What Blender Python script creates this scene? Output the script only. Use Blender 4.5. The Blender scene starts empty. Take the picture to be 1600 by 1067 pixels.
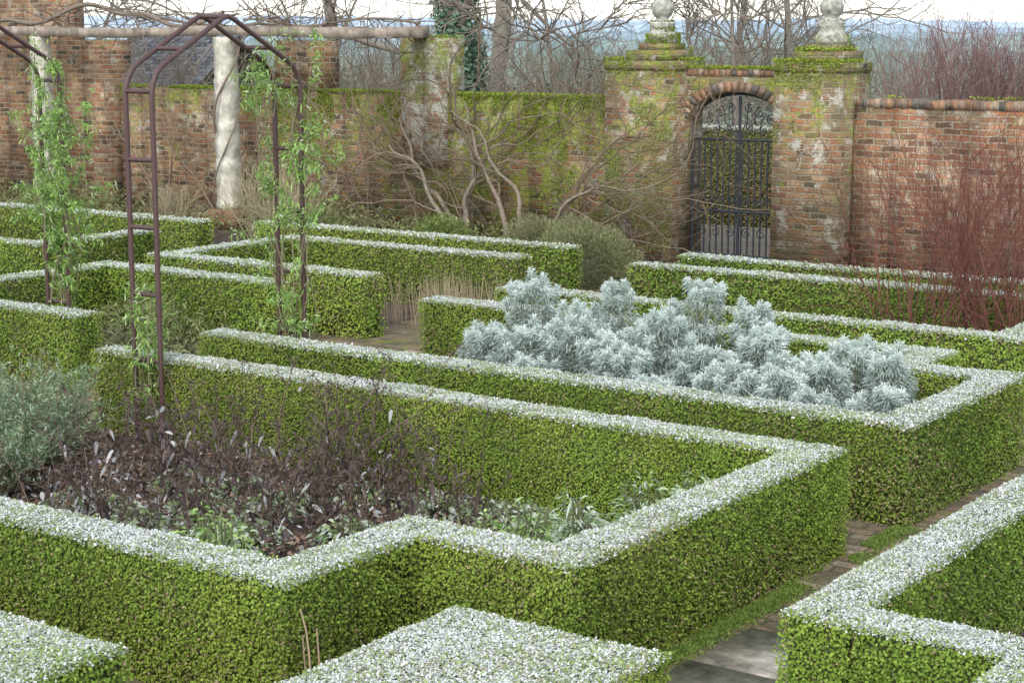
import bpy, math
import numpy as np
rng=np.random.default_rng(7)
SC=bpy.context.scene
COL=SC.collection
# ------------------------------------------------------------------ helpers
def nrm(a):
    return a/np.maximum(np.linalg.norm(a,axis=-1,keepdims=True),1e-9)
def ru(n):
    return nrm(rng.normal(size=(n,3)))
def nz(P,s,seed=0):
    r=np.random.default_rng(100+seed)
    o=np.zeros(len(P))
    for i in range(7):
        d=r.normal(size=3)*s*(0.6+0.35*i)
        o+=np.sin(P@d+r.uniform(0,6.3))/(1+0.25*i)
    return o/2.6
def lerp(a,b,t):
    t=np.asarray(t)[:,None]
    return np.asarray(a)*(1-t)+np.asarray(b)*t
class B:
    def __init__(s): s.v=[];s.f=[];s.c=[];s.m=[];s.n=0
    def add(s,V,F,C,m=0):
        V=np.asarray(V,float).reshape(-1,3);F=np.asarray(F,int).reshape(-1,4)
        C=np.broadcast_to(np.asarray(C,float),(len(V),3))
        s.v.append(V);s.f.append(F+s.n);s.c.append(C);s.m.append(np.full(len(F),m));s.n+=len(V)
    def obj(s,name,mats,parent=None,smooth=False,org=(0,0,0),uv=False):
        V=np.concatenate(s.v);F=np.concatenate(s.f);C=np.concatenate(s.c);M=np.concatenate(s.m)
        org=np.asarray(org,float)
        me=bpy.data.meshes.new(name)
        me.vertices.add(len(V));me.loops.add(len(F)*4);me.polygons.add(len(F))
        me.vertices.foreach_set("co",(V-org).astype(np.float32).ravel())
        me.loops.foreach_set("vertex_index",F.astype(np.int32).ravel())
        me.polygons.foreach_set("loop_start",np.arange(0,len(F)*4,4,dtype=np.int32))
        me.polygons.foreach_set("material_index",M.astype(np.int32))
        if smooth: me.polygons.foreach_set("use_smooth",np.ones(len(F),bool))
        me.update(calc_edges=True)
        a=me.attributes.new("Col",'FLOAT_COLOR','POINT')
        a.data.foreach_set("color",np.concatenate([C,np.ones((len(C),1))],1).astype(np.float32).ravel())
        if uv:
            q=V[F];n=np.cross(q[:,2]-q[:,0],q[:,3]-q[:,1]);n=np.abs(n)
            ax=n.argmax(1)
            U=np.zeros((len(F),4,2))
            for k,(i,j) in enumerate([(1,2),(0,2),(0,1)]):
                mk=ax==k
                U[mk]=q[mk][:,:,[i,j]]
            l=me.uv_layers.new(name="UVMap")
            l.data.foreach_set("uv",U.astype(np.float32).ravel())
        for mt in (mats if isinstance(mats,(list,tuple)) else [mats]): me.materials.append(mt)
        ob=bpy.data.objects.new(name,me);COL.objects.link(ob)
        if parent is not None:
            ob.parent=parent
            org=org-np.array(parent_world(parent))
        ob.location=org
        return ob
def parent_world(o):
    p=np.array(o.location)
    while o.parent: o=o.parent;p=p+np.array(o.location)
    return p
def empty(name,loc):
    o=bpy.data.objects.new(name,None);COL.objects.link(o);o.location=loc;o.empty_display_size=.2;return o
def thing(o,label,cat,group=None,kind=None):
    o["label"]=label;o["category"]=cat
    if group:o["group"]=group
    if kind:o["kind"]=kind
    return o
def box(b,x0,x1,y0,y1,z0,z1,C=(.3,.3,.3),m=0):
    V=[(x,y,z) for z in(z0,z1) for y in(y0,y1) for x in(x0,x1)]
    F=[(0,2,3,1),(4,5,7,6),(0,1,5,4),(2,6,7,3),(0,4,6,2),(1,3,7,5)]
    b.add(V,F,C,m)
def tubes(b,P,R,s=4,C=(.2,.2,.2),m=0,ref=None):
    P=np.asarray(P,float)
    if P.ndim==2:P=P[None]
    n,k,_=P.shape
    R=np.broadcast_to(np.asarray(R,float),(n,k))
    T=nrm(np.gradient(P,axis=1))
    if ref is None:
        mt=nrm(T.mean(1));rf=np.where(np.abs(mt[:,2:3])>.8,np.array([[1.,0,0]]),np.array([[0,0,1.]]))[:,None,:]
    else: rf=np.array(ref,float)[None,None,:]
    U=nrm(np.cross(T,rf));W=nrm(np.cross(T,U))
    a=np.arange(s)/s*2*math.pi
    V=P[:,:,None,:]+R[:,:,None,None]*(U[:,:,None,:]*np.cos(a)[None,None,:,None]+W[:,:,None,:]*np.sin(a)[None,None,:,None])
    i=np.arange(n)[:,None,None]*k*s;j=np.arange(k-1)[None,:,None]*s;t=np.arange(s)[None,None,:];t2=(t+1)%s
    F=np.stack(np.broadcast_arrays(i+j+t,i+j+t2,i+j+s+t2,i+j+s+t),-1).reshape(-1,4)
    C=np.asarray(C,float)
    if C.ndim==2:C=np.repeat(C,k*s,axis=0)
    b.add(V.reshape(-1,3),F,C,m)
def leaves(b,P,D,N,L,W,C,m=0):
    n=len(P);L=np.broadcast_to(L,(n,))[:,None];W=np.broadcast_to(W,(n,))[:,None]
    D=nrm(D);S=nrm(np.cross(D,N));N2=np.cross(S,D)
    V=np.stack([P,P+D*L*.45+S*W*.5+N2*W*.16,P+D*L,P+D*L*.45-S*W*.5+N2*W*.16],1).reshape(-1,3)
    F=np.arange(n*4).reshape(n,4)
    C=np.asarray(C,float)
    if C.ndim==2:C=np.repeat(C,4,axis=0)
    b.add(V,F,C,m)
def blades(b,P,D,L,W,droop,C,m=0,C2=None):
    n=len(P);L=np.broadcast_to(L,(n,))[:,None];W=np.broadcast_to(W,(n,))[:,None];droop=np.broadcast_to(droop,(n,))[:,None]
    D=nrm(D);S=nrm(np.cross(D,ru(n)+np.array([0,0,.8])))
    vs=[]
    for t,w in((0,.5),(.35,1),(.7,.8),(1,.12)):
        c=P+D*L*t-np.array([0,0,1.])*droop*L*t*t
        vs+=[c-S*W*.5*w,c+S*W*.5*w]
    V=np.stack(vs,1).reshape(-1,3)
    o=np.arange(n)[:,None,None]*8
    F=(o+np.array([[0,1,3,2],[2,3,5,4],[4,5,7,6]])[None]).reshape(-1,4)
    C=np.broadcast_to(np.asarray(C,float),(n,3))
    C2=C if C2 is None else np.broadcast_to(np.asarray(C2,float),(n,3))
    CC=np.stack([C,C,C*.66+C2*.34,C*.66+C2*.34,C*.33+C2*.67,C*.33+C2*.67,C2,C2],1).reshape(-1,3)
    b.add(V,F,CC,m)
def lathe(b,prof,cx,cy,s=16,C=(.3,.3,.3),m=0,a0=0.):
    prof=np.array(prof,float);a=np.arange(s)/s*2*math.pi+a0;k=len(prof)
    V=np.stack([cx+prof[:,0:1]*np.cos(a),cy+prof[:,0:1]*np.sin(a),np.broadcast_to(prof[:,1:2],(k,s))],-1).reshape(-1,3)
    j=np.arange(k-1)[:,None]*s;t=np.arange(s)[None];t2=(t+1)%s
    F=np.stack(np.broadcast_arrays(j+t,j+t2,j+s+t2,j+s+t),-1).reshape(-1,4)
    b.add(V,F,C,m)
def grow(S,D,L,k,wig,up=0.,flat=None):
    n=len(S);L=np.broadcast_to(L,(n,))[:,None]
    P=[S];D=nrm(D)
    for i in range(k-1):
        D=D+wig*rng.normal(size=(n,3));D[:,2]+=up
        if flat is not None:D[:,1]*=flat
        D=nrm(D);P.append(P[-1]+D*L/(k-1))
    return np.stack(P,1)
def spawn(P,n,spread,tmin=.25):
    m,k,_=P.shape
    i=rng.integers(0,m,n);t=rng.uniform(tmin,1,n)*(k-1);j=np.minimum(t.astype(int),k-2);f=(t-j)[:,None]
    S=P[i,j]*(1-f)+P[i,j+1]*f
    D=nrm(nrm(P[i,j+1]-P[i,j])+spread*rng.normal(size=(n,3)))
    return S,D,i,t/(k-1)
# ------------------------------------------------------------------ materials
def newmat(name):
    m=bpy.data.materials.new(name);m.use_nodes=True
    nt=m.node_tree;nt.nodes.clear()
    return m,nt,nt.nodes,nt.links
def N(nd,t,**k):
    n=nd.new(t)
    for a,v in k.items():setattr(n,a,v)
    return n
def ramp(nd,stops):
    r=nd.new("ShaderNodeValToRGB");e=r.color_ramp.elements
    while len(e)<len(stops):e.new(.5)
    for i,(p,c) in enumerate(stops):
        e[i].position=p;e[i].color=(*c,1) if len(c)==3 else c
    return r
def mix(nd,lk,f,a,b_,mode='MIX'):
    x=nd.new("ShaderNodeMix");x.data_type='RGBA';x.blend_type=mode
    for s,v in((0,f),(6,a),(7,b_)):
        if isinstance(v,bpy.types.NodeSocket):lk.new(v,x.inputs[s])
        else:x.inputs[s].default_value=v if s==0 else (*v,1)
    return x.outputs[2]
def noise(nd,lk,vec,scale,detail=4,rough=.6):
    n=nd.new("ShaderNodeTexNoise");n.inputs["Scale"].default_value=scale;n.inputs["Detail"].default_value=detail;n.inputs["Roughness"].default_value=rough
    lk.new(vec,n.inputs["Vector"]);return n.outputs["Fac"]
def vmat(name,rough=.6,trans=.2,spec=.3,nsc=40.,namp=.35,bump=0.,det=4):
    m,nt,nd,lk=newmat(name)
    o=N(nd,"ShaderNodeOutputMaterial");p=N(nd,"ShaderNodeBsdfPrincipled")
    a=N(nd,"ShaderNodeAttribute",attribute_name="Col");c=a.outputs["Color"]
    if namp:
        g=N(nd,"ShaderNodeNewGeometry")
        nn=noise(nd,lk,g.outputs["Position"],nsc,det)
        r=ramp(nd,[(.25,(1-namp,)*3),(.75,(1+namp,)*3)]);lk.new(nn,r.inputs[0])
        c=mix(nd,lk,1.,c,r.outputs[0],'MULTIPLY')
    lk.new(c,p.inputs["Base Color"]);p.inputs["Roughness"].default_value=rough;p.inputs["Specular IOR Level"].default_value=spec
    if bump:
        bp=N(nd,"ShaderNodeBump");bp.inputs["Strength"].default_value=.6;bp.inputs["Distance"].default_value=bump
        lk.new(nn,bp.inputs["Height"]);lk.new(bp.outputs[0],p.inputs["Normal"])
    if trans:
        t=N(nd,"ShaderNodeBsdfTranslucent");lk.new(c,t.inputs[0]);mx=N(nd,"ShaderNodeMixShader");mx.inputs[0].default_value=trans
        lk.new(p.outputs[0],mx.inputs[1]);lk.new(t.outputs[0],mx.inputs[2]);lk.new(mx.outputs[0],o.inputs[0])
    else:lk.new(p.outputs[0],o.inputs[0])
    return m
FOL=vmat("foliage",.6,.2,.2,namp=0)
BARK=vmat("bark",.85,0,.15,namp=0)
TRUNK=vmat("trunk_bark",.85,0,.15,25,.4,.01)
STONE=vmat("weathered_stone",.9,0,.1,14,.65,.04)
LIME=vmat("limewashed_column",.9,0,.1,7,.45,.05,8)
METAL=vmat("painted_metal",.45,0,.4,30,.15)
WOOD=vmat("weathered_wood",.85,0,.15,9,.45,.02)
HAZE=vmat("hazy_trees",1.,0,.0,.22,.32,0.,9)  # no real haze: the ridge colours carry it
def brickmat(name,moss=0.4,path=False,lichen=.5,tint=.4,xm=.07,dull=1.,lth=.55):
    m,nt,nd,lk=newmat(name)
    o=N(nd,"ShaderNodeOutputMaterial");p=N(nd,"ShaderNodeBsdfPrincipled");lk.new(p.outputs[0],o.inputs[0])
    uv=N(nd,"ShaderNodeUVMap");g=N(nd,"ShaderNodeNewGeometry");pos=g.outputs["Position"]
    nzc=N(nd,"ShaderNodeTexNoise");nzc.inputs["Scale"].default_value=6.;nzc.inputs["Detail"].default_value=3;lk.new(pos,nzc.inputs["Vector"])
    sub=N(nd,"ShaderNodeVectorMath",operation='SUBTRACT');lk.new(nzc.outputs["Color"],sub.inputs[0]);sub.inputs[1].default_value=(.5,.5,.5)
    sc=N(nd,"ShaderNodeVectorMath",operation='SCALE');lk.new(sub.outputs[0],sc.inputs[0]);sc.inputs["Scale"].default_value=.05
    ad=N(nd,"ShaderNodeVectorMath",operation='ADD');lk.new(uv.outputs[0],ad.inputs[0]);lk.new(sc.outputs[0],ad.inputs[1])
    br=N(nd,"ShaderNodeTexBrick");lk.new(ad.outputs[0],br.inputs["Vector"])
    br.inputs["Color1"].default_value=(0,0,0,1);br.inputs["Color2"].default_value=(1,1,1,1);br.inputs["Mortar"].default_value=(.5,.5,.5,1)
    br.inputs["Scale"].default_value=1.;br.inputs["Brick Width"].default_value=.21;br.inputs["Row Height"].default_value=.072 if not path else .11
    br.inputs["Mortar Size"].default_value=.011;br.inputs["Mortar Smooth"].default_value=.4;br.inputs["Bias"].default_value=0.
    r=ramp(nd,[(0.,(.085,.065,.055)),(.2,(.24,.12,.075)),(.42,(.36,.16,.09)),(.6,(.25,.18,.12)),(.8,(.43,.22,.125)),(1.,(.46,.37,.26))])
    if path:
        r=ramp(nd,[(0.,(.10,.09,.075)),(.35,(.2,.15,.11)),(.7,(.27,.2,.15)),(1.,(.34,.29,.23))])
    lk.new(br.outputs["Color"],r.inputs[0])
    nf=noise(nd,lk,pos,30,4,.7);rf=ramp(nd,[(.25,(.4,.4,.4)),(.75,(1.6,1.6,1.6))]);lk.new(nf,rf.inputs[0])
    c=mix(nd,lk,1.,r.outputs[0],rf.outputs[0],'MULTIPLY')
    mc=(.40,.36,.28) if not path else (.12,.13,.07)
    c=mix(nd,lk,br.outputs["Fac"],c,mc)
    n1=noise(nd,lk,pos,1.3,5,.7);r1=ramp(nd,[(.38,(.6*dull,.59*dull,.56*dull)),(.62,(1.25*dull,1.15*dull,1.06*dull))]);lk.new(n1,r1.inputs[0])
    c=mix(nd,lk,1.,c,r1.outputs[0],'MULTIPLY')
    na=noise(nd,lk,pos,.9,6,.7);ra=ramp(nd,[(.4,(tint*.3,)*3),(.6,(min(1,tint*1.3),)*3)]);lk.new(na,ra.inputs[0])
    c=mix(nd,lk,ra.outputs[0],c,(.24,.22,.12))
    n2=noise(nd,lk,pos,4.3,7,.8);r2=ramp(nd,[(lth,(0,0,0)),(lth+.06,(lichen,)*3)]);lk.new(n2,r2.inputs[0])
    c=mix(nd,lk,r2.outputs[0],c,(.55,.53,.45))
    sep=N(nd,"ShaderNodeSeparateXYZ");lk.new(pos,sep.inputs[0])
    mp=N(nd,"ShaderNodeMapRange");lk.new(sep.outputs[2],mp.inputs[0]);mp.inputs[1].default_value=.9;mp.inputs[2].default_value=2.2;mp.inputs[3].default_value=-.01;mp.inputs[4].default_value=.08
    mx1=N(nd,"ShaderNodeMath",operation='SUBTRACT');lk.new(sep.outputs[0],mx1.inputs[0]);mx1.inputs[1].default_value=-13.6
    mx2=N(nd,"ShaderNodeMath",operation='ABSOLUTE');lk.new(mx1.outputs[0],mx2.inputs[0])
    mx3=N(nd,"ShaderNodeMapRange");lk.new(mx2.outputs[0],mx3.inputs[0]);mx3.inputs[1].default_value=.8;mx3.inputs[2].default_value=4.;mx3.inputs[3].default_value=xm;mx3.inputs[4].default_value=-.01
    n3=noise(nd,lk,pos,2.6,8,.8)
    s1=N(nd,"ShaderNodeMath",operation='ADD');lk.new(n3,s1.inputs[0])
    s2=N(nd,"ShaderNodeMath",operation='ADD');lk.new(s1.outputs[0],s2.inputs[0])
    if not path: lk.new(mp.outputs[0],s1.inputs[1]);lk.new(mx3.outputs[0],s2.inputs[1])
    else: s1.inputs[1].default_value=0.;s2.inputs[1].default_value=.0
    th=.645-.2*moss
    r3=ramp(nd,[(th,(0,0,0)),(min(th+.08,.99),(.82,.82,.82))]);lk.new(s2.outputs[0],r3.inputs[0])
    n4=noise(nd,lk,pos,22,3);r4=ramp(nd,[(.3,(.10,.13,.02)),(.7,(.34,.42,.07))]);lk.new(n4,r4.inputs[0])
    c=mix(nd,lk,r3.outputs[0],c,r4.outputs[0])
    lk.new(c,p.inputs["Base Color"]);p.inputs["Roughness"].default_value=.9;p.inputs["Specular IOR Level"].default_value=.15
    inv=N(nd,"ShaderNodeMath",operation='MULTIPLY_ADD');lk.new(br.outputs["Fac"],inv.inputs[0]);inv.inputs[1].default_value=-.8;lk.new(nf,inv.inputs[2])
    bp=N(nd,"ShaderNodeBump");bp.inputs["Strength"].default_value=1.;bp.inputs["Distance"].default_value=.025;lk.new(inv.outputs[0],bp.inputs["Height"]);lk.new(bp.outputs[0],p.inputs["Normal"])
    return m
BRICK=brickmat("old_brick",.5,tint=.2,lichen=.65,xm=.085)
BRICKR=brickmat("old_red_brick",.0,lichen=.5,tint=.16,xm=0.)
BRICKP=brickmat("mossy_pier_brick",.42,lichen=.8,tint=.5,xm=.04,lth=.535)
BRICKW=brickmat("limewashed_pier_brick",.2,lichen=.95,tint=.25,xm=.05,lth=.46)
PATH=brickmat("path_brick",.5,path=True,lichen=.1,tint=.3)
def groundmat(name,stops,sc,bump=.03,rough=.95,sc2=60,amp=.45):
    m,nt,nd,lk=newmat(name)
    o=N(nd,"ShaderNodeOutputMaterial");p=N(nd,"ShaderNodeBsdfPrincipled");lk.new(p.outputs[0],o.inputs[0])
    g=N(nd,"ShaderNodeNewGeometry");n=noise(nd,lk,g.outputs["Position"],sc,8,.7);r=ramp(nd,stops);lk.new(n,r.inputs[0])
    c=r.outputs[0]
    if bump:
        n2=noise(nd,lk,g.outputs["Position"],sc2,4);r2=ramp(nd,[(.3,(1-amp,)*3),(.7,(1+amp,)*3)]);lk.new(n2,r2.inputs[0])
        c=mix(nd,lk,1.,c,r2.outputs[0],'MULTIPLY')
        bp=N(nd,"ShaderNodeBump");bp.inputs["Distance"].default_value=bump;lk.new(n2,bp.inputs["Height"]);lk.new(bp.outputs[0],p.inputs["Normal"])
    lk.new(c,p.inputs["Base Color"])
    p.inputs["Roughness"].default_value=rough;p.inputs["Specular IOR Level"].default_value=.2 if rough>.5 else .5
    return m
GRASS=groundmat("field_grass",[(.3,(.16,.20,.14)),(.7,(.24,.27,.20))],.08,.0)
SOIL=groundmat("soil",[(.3,(.05,.038,.03)),(.7,(.16,.12,.095))],3.,.03)
LANE=groundmat("lane_earth",[(.3,(.16,.145,.11)),(.7,(.29,.26,.21))],1.5,.02)
WET=groundmat("wet_flagstone",[(.35,(.17,.155,.13)),(.65,(.34,.31,.26))],2.5,.002,.25,14)
# ------------------------------------------------------------------ ground
def sheet(name,x0,x1,y0,y1,z,mat,uv=False):
    b=B();b.add([(x0,y0,z),(x1,y0,z),(x1,y1,z),(x0,y1,z)],[(0,1,2,3)],(.2,.2,.2));o=b.obj(name,mat,uv=uv);o["kind"]="structure";return o
sheet("ground",-1500,1500,-300,1800,0,GRASS)
sheet("garden_soil",-32,6,-1,19.9,.004,SOIL)
sheet("lane",-40,10,19.92,26,.004,LANE)
for (x0,x1,y0,y1) in[(-30,3,8.7,9.4),(-30,3,11.9,12.6),(-30,3,14.9,15.5),(-30,3,4.2,5.17)]:
    sheet("path",x0,x1,y0,y1,.008,PATH,True)
sheet("path",-3.97,-2.98,1,19,.012,PATH,True)
sheet("path",-10.87,-9.6,1,19,.012,PATH,True)
b=B()
for (y0,y1) in((5.6,6.14),(6.16,6.74),(6.76,7.3)):box(b,-3.8+.02*(y0>6.5),-3.3,y0,y1,.0,.022)
o=b.obj("wet_paving",WET);o["kind"]="structure"
# ------------------------------------------------------------------ hedges
GRP="frosted clipped box hedges of the knot garden"
def inside(P,rects,skip):
    r=np.zeros(len(P),bool)
    for k,(x0,x1,y0,y1) in enumerate(rects):
        if k==skip:continue
        r|=(P[:,0]>x0)&(P[:,0]<x1)&(P[:,1]>y0)&(P[:,1]<y1)
    return r
def hedge(label,rects,dens=3000,size=1.,h=.6,frost=.70,tone=1.,yel=0.,name="box_hedge",group=GRP,brown=0.):
    b=B()
    for k,(x0,x1,y0,y1) in enumerate(rects):
        box(b,x0+.03,x1-.03,y0+.03,y1-.03,0,h-.03,(.09,.105,.035))
        faces=[((0,0,1),(x1-x0)*(y1-y0),4.4),((0,-1,0),(x1-x0)*h,1.95),((1,0,0),(y1-y0)*h,1.95),((0,1,0),(x1-x0)*h,.4),((-1,0,0),(y1-y0)*h,.4)]
        for nv,area,dm in faces:
            n=int(area*dens*dm)
            if n<5:continue
            u=rng.random(n);w=rng.random(n);nv=np.array(nv,float)
            P=np.zeros((n,3))
            if nv[2]:P[:,0]=x0+u*(x1-x0);P[:,1]=y0+w*(y1-y0);P[:,2]=h
            elif nv[1]:P[:,0]=x0+u*(x1-x0);P[:,1]=y0 if nv[1]<0 else y1;P[:,2]=w*h
            else:P[:,1]=y0+u*(y1-y0);P[:,0]=x1 if nv[0]>0 else x0;P[:,2]=w*h
            keep=~inside(P+nv*.01,rects,k)
            if nv[2]:keep[:]=True
            P=P[keep];n=len(P)
            if not n:continue
            lf=nz(P,4.,1)*.008+nz(P,13.,2)*.005
            off=np.clip(lf+rng.normal(0,(.004 if nv[2] else .008)*size,n)-.006,-.022,.026)
            if nv[2]:
                off=off*.8+nz(P,30.,14)*.003
                d=np.full(n,9.)
                for (dx,val,ax,sg) in((-1,x0,0,1),(1,x1,0,1),(-1,y0,1,1),(1,y1,1,1)):
                    q=P.copy();q[:,ax]=val+dx*.01
                    ext=~inside(q,rects,k)
                    d=np.where(ext,np.minimum(d,np.abs(P[:,ax]-val)),d)
                off-=np.clip(.03-d,0,.03)**2*20
            else: off-=np.clip(P[:,2]-(h-.03),0,.03)**2*20
            P=P+nv*off[:,None]
            if nv[2]:D=nrm(ru(n)*np.array([1,1,.5])+nv*.1);Nn=nrm(nv+ru(n)*.35);sz=size*.6
            else:D=nrm(ru(n)+nv*.2+np.array([0,0,.3]));Nn=nrm(nv+np.array([0,0,.3])+ru(n)*.42);sz=size*.76
            L=rng.uniform(.015,.026,n)*sz;W=L*rng.uniform(.6,.8,n)
            t=rng.random(n)
            c=lerp((.135,.225,.032),(.24,.37,.058),t)
            y=np.clip(nz(P,2.2,4)*.3+.32+yel+rng.normal(0,.12,n),0,1)[:,None]*.7;c=c*(1-y)+np.array((.41,.47,.08))*y
            c*=(1+.2*nz(P,1.3,15)+.10*nz(P,6.,16))[:,None]
            c*=np.clip(1+off*11,.76,1.15)[:,None]  # shade painted into leaf colour: sunken leaves darker, proud ones lighter
            low=0 if nv[2] else np.clip(.5-P[:,2]/h,0,.5)*.35
            br=(rng.random(n)<np.clip(.06+brown+.17*nz(P,4.,5)+low,.02,.8));c[br]=lerp((.25,.19,.10),(.44,.36,.20),rng.random(br.sum()))
            c*=tone
            if nv[2]:fp=np.clip(frost+.16*nz(P,6,6)+.14*nz(P,25,7),0,1)
            else:fp=np.clip((P[:,2]-(h-.03))/.03,0,1)*.4*frost
            fr=rng.random(n)<fp
            c[fr]=lerp((.58,.61,.57),(.81,.83,.80),rng.random(fr.sum()))
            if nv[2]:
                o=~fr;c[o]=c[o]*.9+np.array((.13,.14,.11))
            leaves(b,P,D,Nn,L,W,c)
            if not nv[2] and dm>1:
                m=int(area*260*(1 if size<1.3 else .7))
                j=rng.integers(0,n,m);Q=P[j]+nv*.006
                g=np.clip(nz(Q,3.,8)+.4+low[j]*2,0,1)>rng.random(m);Q=Q[g];m=len(Q)
                if m:
                    DD=nrm(np.array([0,0,1.])+rng.normal(0,.3,(m,3)))
                    leaves(b,Q,DD,nv+ru(m)*.1,rng.uniform(.02,.07,m),.0035*size,lerp((.3,.23,.13),(.52,.43,.27),rng.random(m)))
    c=np.array([(min(r[0] for r in rects)+max(r[1] for r in rects))/2,(min(r[2] for r in rects)+max(r[3] for r in rects))/2,0])
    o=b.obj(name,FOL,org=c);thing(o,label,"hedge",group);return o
hedge("frosted box hedge with stepped corner enclosing dead perennials",[(-9.0,-5.05,5.15,5.42),(-5.05,-4.78,5.15,6.02),(-5.05,-3.95,6.02,6.29),(-4.22,-3.95,6.29,8.72),(-9.62,-4.22,8.45,8.72)],8500,1.,yel=.04)
hedge("frosted box hedge enclosing silver-leaved shrubs",[(-9.5,-3.88,9.38,9.65),(-4.15,-3.88,9.65,11.3),(-4.85,-4.15,11.03,11.3),(-4.85,-4.58,11.3,11.92),(-9.2,-4.85,11.65,11.92)],6000,1.12)
hedge("frosted box hedge with stepped corner beside brick path",[(-3.0,-2.73,6.02,8.72),(-2.73,-2.11,6.02,6.29),(-2.11,-1.84,5.15,6.29),(-1.84,-.6,5.15,5.42)],8500,1.,yel=-.03)
hedge("square clipped box block with frosted flat top",[(-4.07,-3.1,4.2,5.37)],9500,1.,frost=.62,yel=.08)
hedge("frosted box hedge end beside bare twigs",[(-8,-4.75,3.7,4.3)],9500,1.,frost=.62,yel=.05)
hedge("frosted box hedge beside the second metal arch",[(-16,-10.85,9.38,9.65)],4500,1.25)
hedge("frosted box hedge turning behind leafy arch",[(-13.0,-10.9,11.65,11.92),(-13.27,-13.0,10.3,11.92),(-16.5,-13.27,10.3,10.57)],3200,1.4)
hedge("frosted low box hedge behind silver shrubs",[(-9.1,-4.4,12.58,12.85),(-4.67,-4.4,12.85,13.4),(-4.67,-3.6,13.4,13.67)],3600,1.35)
hedge("frosted box hedge beside red-stemmed dogwood",[(-9.0,-3.4,14.65,14.92)],2800,1.5,yel=-.05)
hedge("low box hedge running below the iron gate",[(-8.95,-3.0,15.48,15.75)],2600,1.5,yel=-.1)
hedge("frosted box hedge around dead reeds",[(-13.1,-10.5,12.5,12.77),(-13.37,-13.1,12.5,14.4),(-13.37,-10.15,14.4,14.67)],2800,1.5,yel=.05)
hedge("long box hedge beside climbing fig",[(-14.6,-10.2,15.4,15.67)],2400,1.6)
hedge("frosted box hedge near pergola",[(-20,-14.9,12.4,12.67),(-15.17,-14.9,12.67,14.2)],2000,1.7)
hedge("frosted box hedge at foot of old wall",[(-22,-15.2,15.0,15.3)],1800,1.8)
hedge("tall clipped hedge seen through the iron gate",[(-19,-6,23.2,23.9)],1300,2.0,h=1.42,frost=.6,tone=.75,yel=-.2,name="clipped_hedge",group=None,brown=.65)
# ------------------------------------------------------------------ wall
MOSS0,MOSS1=(.11,.15,.02),(.38,.47,.07)
def moss_on(b,x0,x1,y0,y1,z,n,m=1,sz=1.,th=-.35):
    P=np.stack([rng.uniform(x0,x1,n),rng.uniform(y0,y1,n),np.full(n,z)],1)
    k=nz(P,3.,9)>th;P=P[k];n=len(P);P[:,2]+=rng.uniform(0,.03,n)
    leaves(b,P,ru(n)+np.array([0,0,.8]),ru(n),rng.uniform(.02,.04,n)*sz,rng.uniform(.015,.025,n)*sz,lerp(MOSS0,MOSS1,rng.random(n)),m)
COPE=vmat("coping_brick",.9,0,.1,7,.7,.02)
def cbrick():
    return np.array([(.22,.14,.10),(.19,.14,.105),(.31,.24,.17),(.13,.115,.10),(.28,.165,.10)][rng.integers(0,5)])*rng.uniform(.8,1.1)
def wallobj(name,label,x0,x1,y0,y1,h,mat,mossn=0,cope=False,jag=.0,face=None,z0=0.):
    b=B()
    n=max(2,int((x1-x0)/.45));xs=np.linspace(x0,x1,n+1)
    for i in range(n):
        box(b,xs[i]+(.0005 if i else 0),xs[i+1],y0,y1,z0,h+(rng.normal(0,jag) if jag else 0),(.3,.3,.3),0)
    if cope:
        x=x0
        while x<x1-.03:
            box(b,x+.007,x+.072,y0-.012+rng.normal(0,.005),y1+.01,h+.002,h+.10+rng.normal(0,.005),cbrick(),2);x+=.078
        box(b,x0,x1,y0+.002,y1-.002,h+.001,h+.085,(.42,.39,.32),2)
        moss_on(b,x0,x1,y0-.01,y1,h+.10,2200,th=0.)
    elif mossn:moss_on(b,x0,x1,y0-.03,y1,h,mossn)
    if face:
        fx0,fx1,fn=face
        P=np.stack([rng.uniform(fx0,fx1,fn),np.full(fn,y0-.003),h-rng.random(fn)**1.8*1.85],1);k=(nz(P,2.6,61)+.6*nz(P,9.,62)+.55*(P[:,2]-h)+.3)>.1;P=P[k];q=len(P)
        leaves(b,P,ru(q)+np.array([0,-.5,-.1]),np.array([0,-1.,0])+ru(q)*.6,rng.uniform(.018,.035,q),rng.uniform(.012,.022,q),lerp(MOSS0,MOSS1,rng.random(q)),1)
    o=b.obj(name,[mat,FOL,COPE],uv=True,org=((x0+x1)/2,y0,0));thing(o,label,"wall");return o
wallobj("garden_wall","old mossy brick garden wall with bare climbers",-21.2,-12.1,19.4,19.75,1.96,BRICK,22000,jag=.012,face=(-18.,-12.1,46000))
wallobj("garden_wall","old brick garden wall with brick-on-edge coping",-8.86,-2.5,19.4,19.75,1.94,BRICKR,0,cope=True)
wallobj("tall_brick_wall","tall red brick wall behind pergola",-31,-22.4,19.3,19.8,3.7,BRICKR,0,jag=.02)
wallobj("brick_pier","weathered brick pier carrying pergola beam",-22.38,-21.25,19.2,19.7,2.68,BRICKR,0)
wallobj("brick_pier","short weathered brick pier above garden wall",-17.95,-17.0,19.42,19.73,2.68,BRICKR,100,z0=1.99)
wallobj("brick_pier","lime-stained brick pier at pergola end",-15.55,-14.8,19.33,19.78,2.72,BRICKW,250,z0=1.0)
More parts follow.
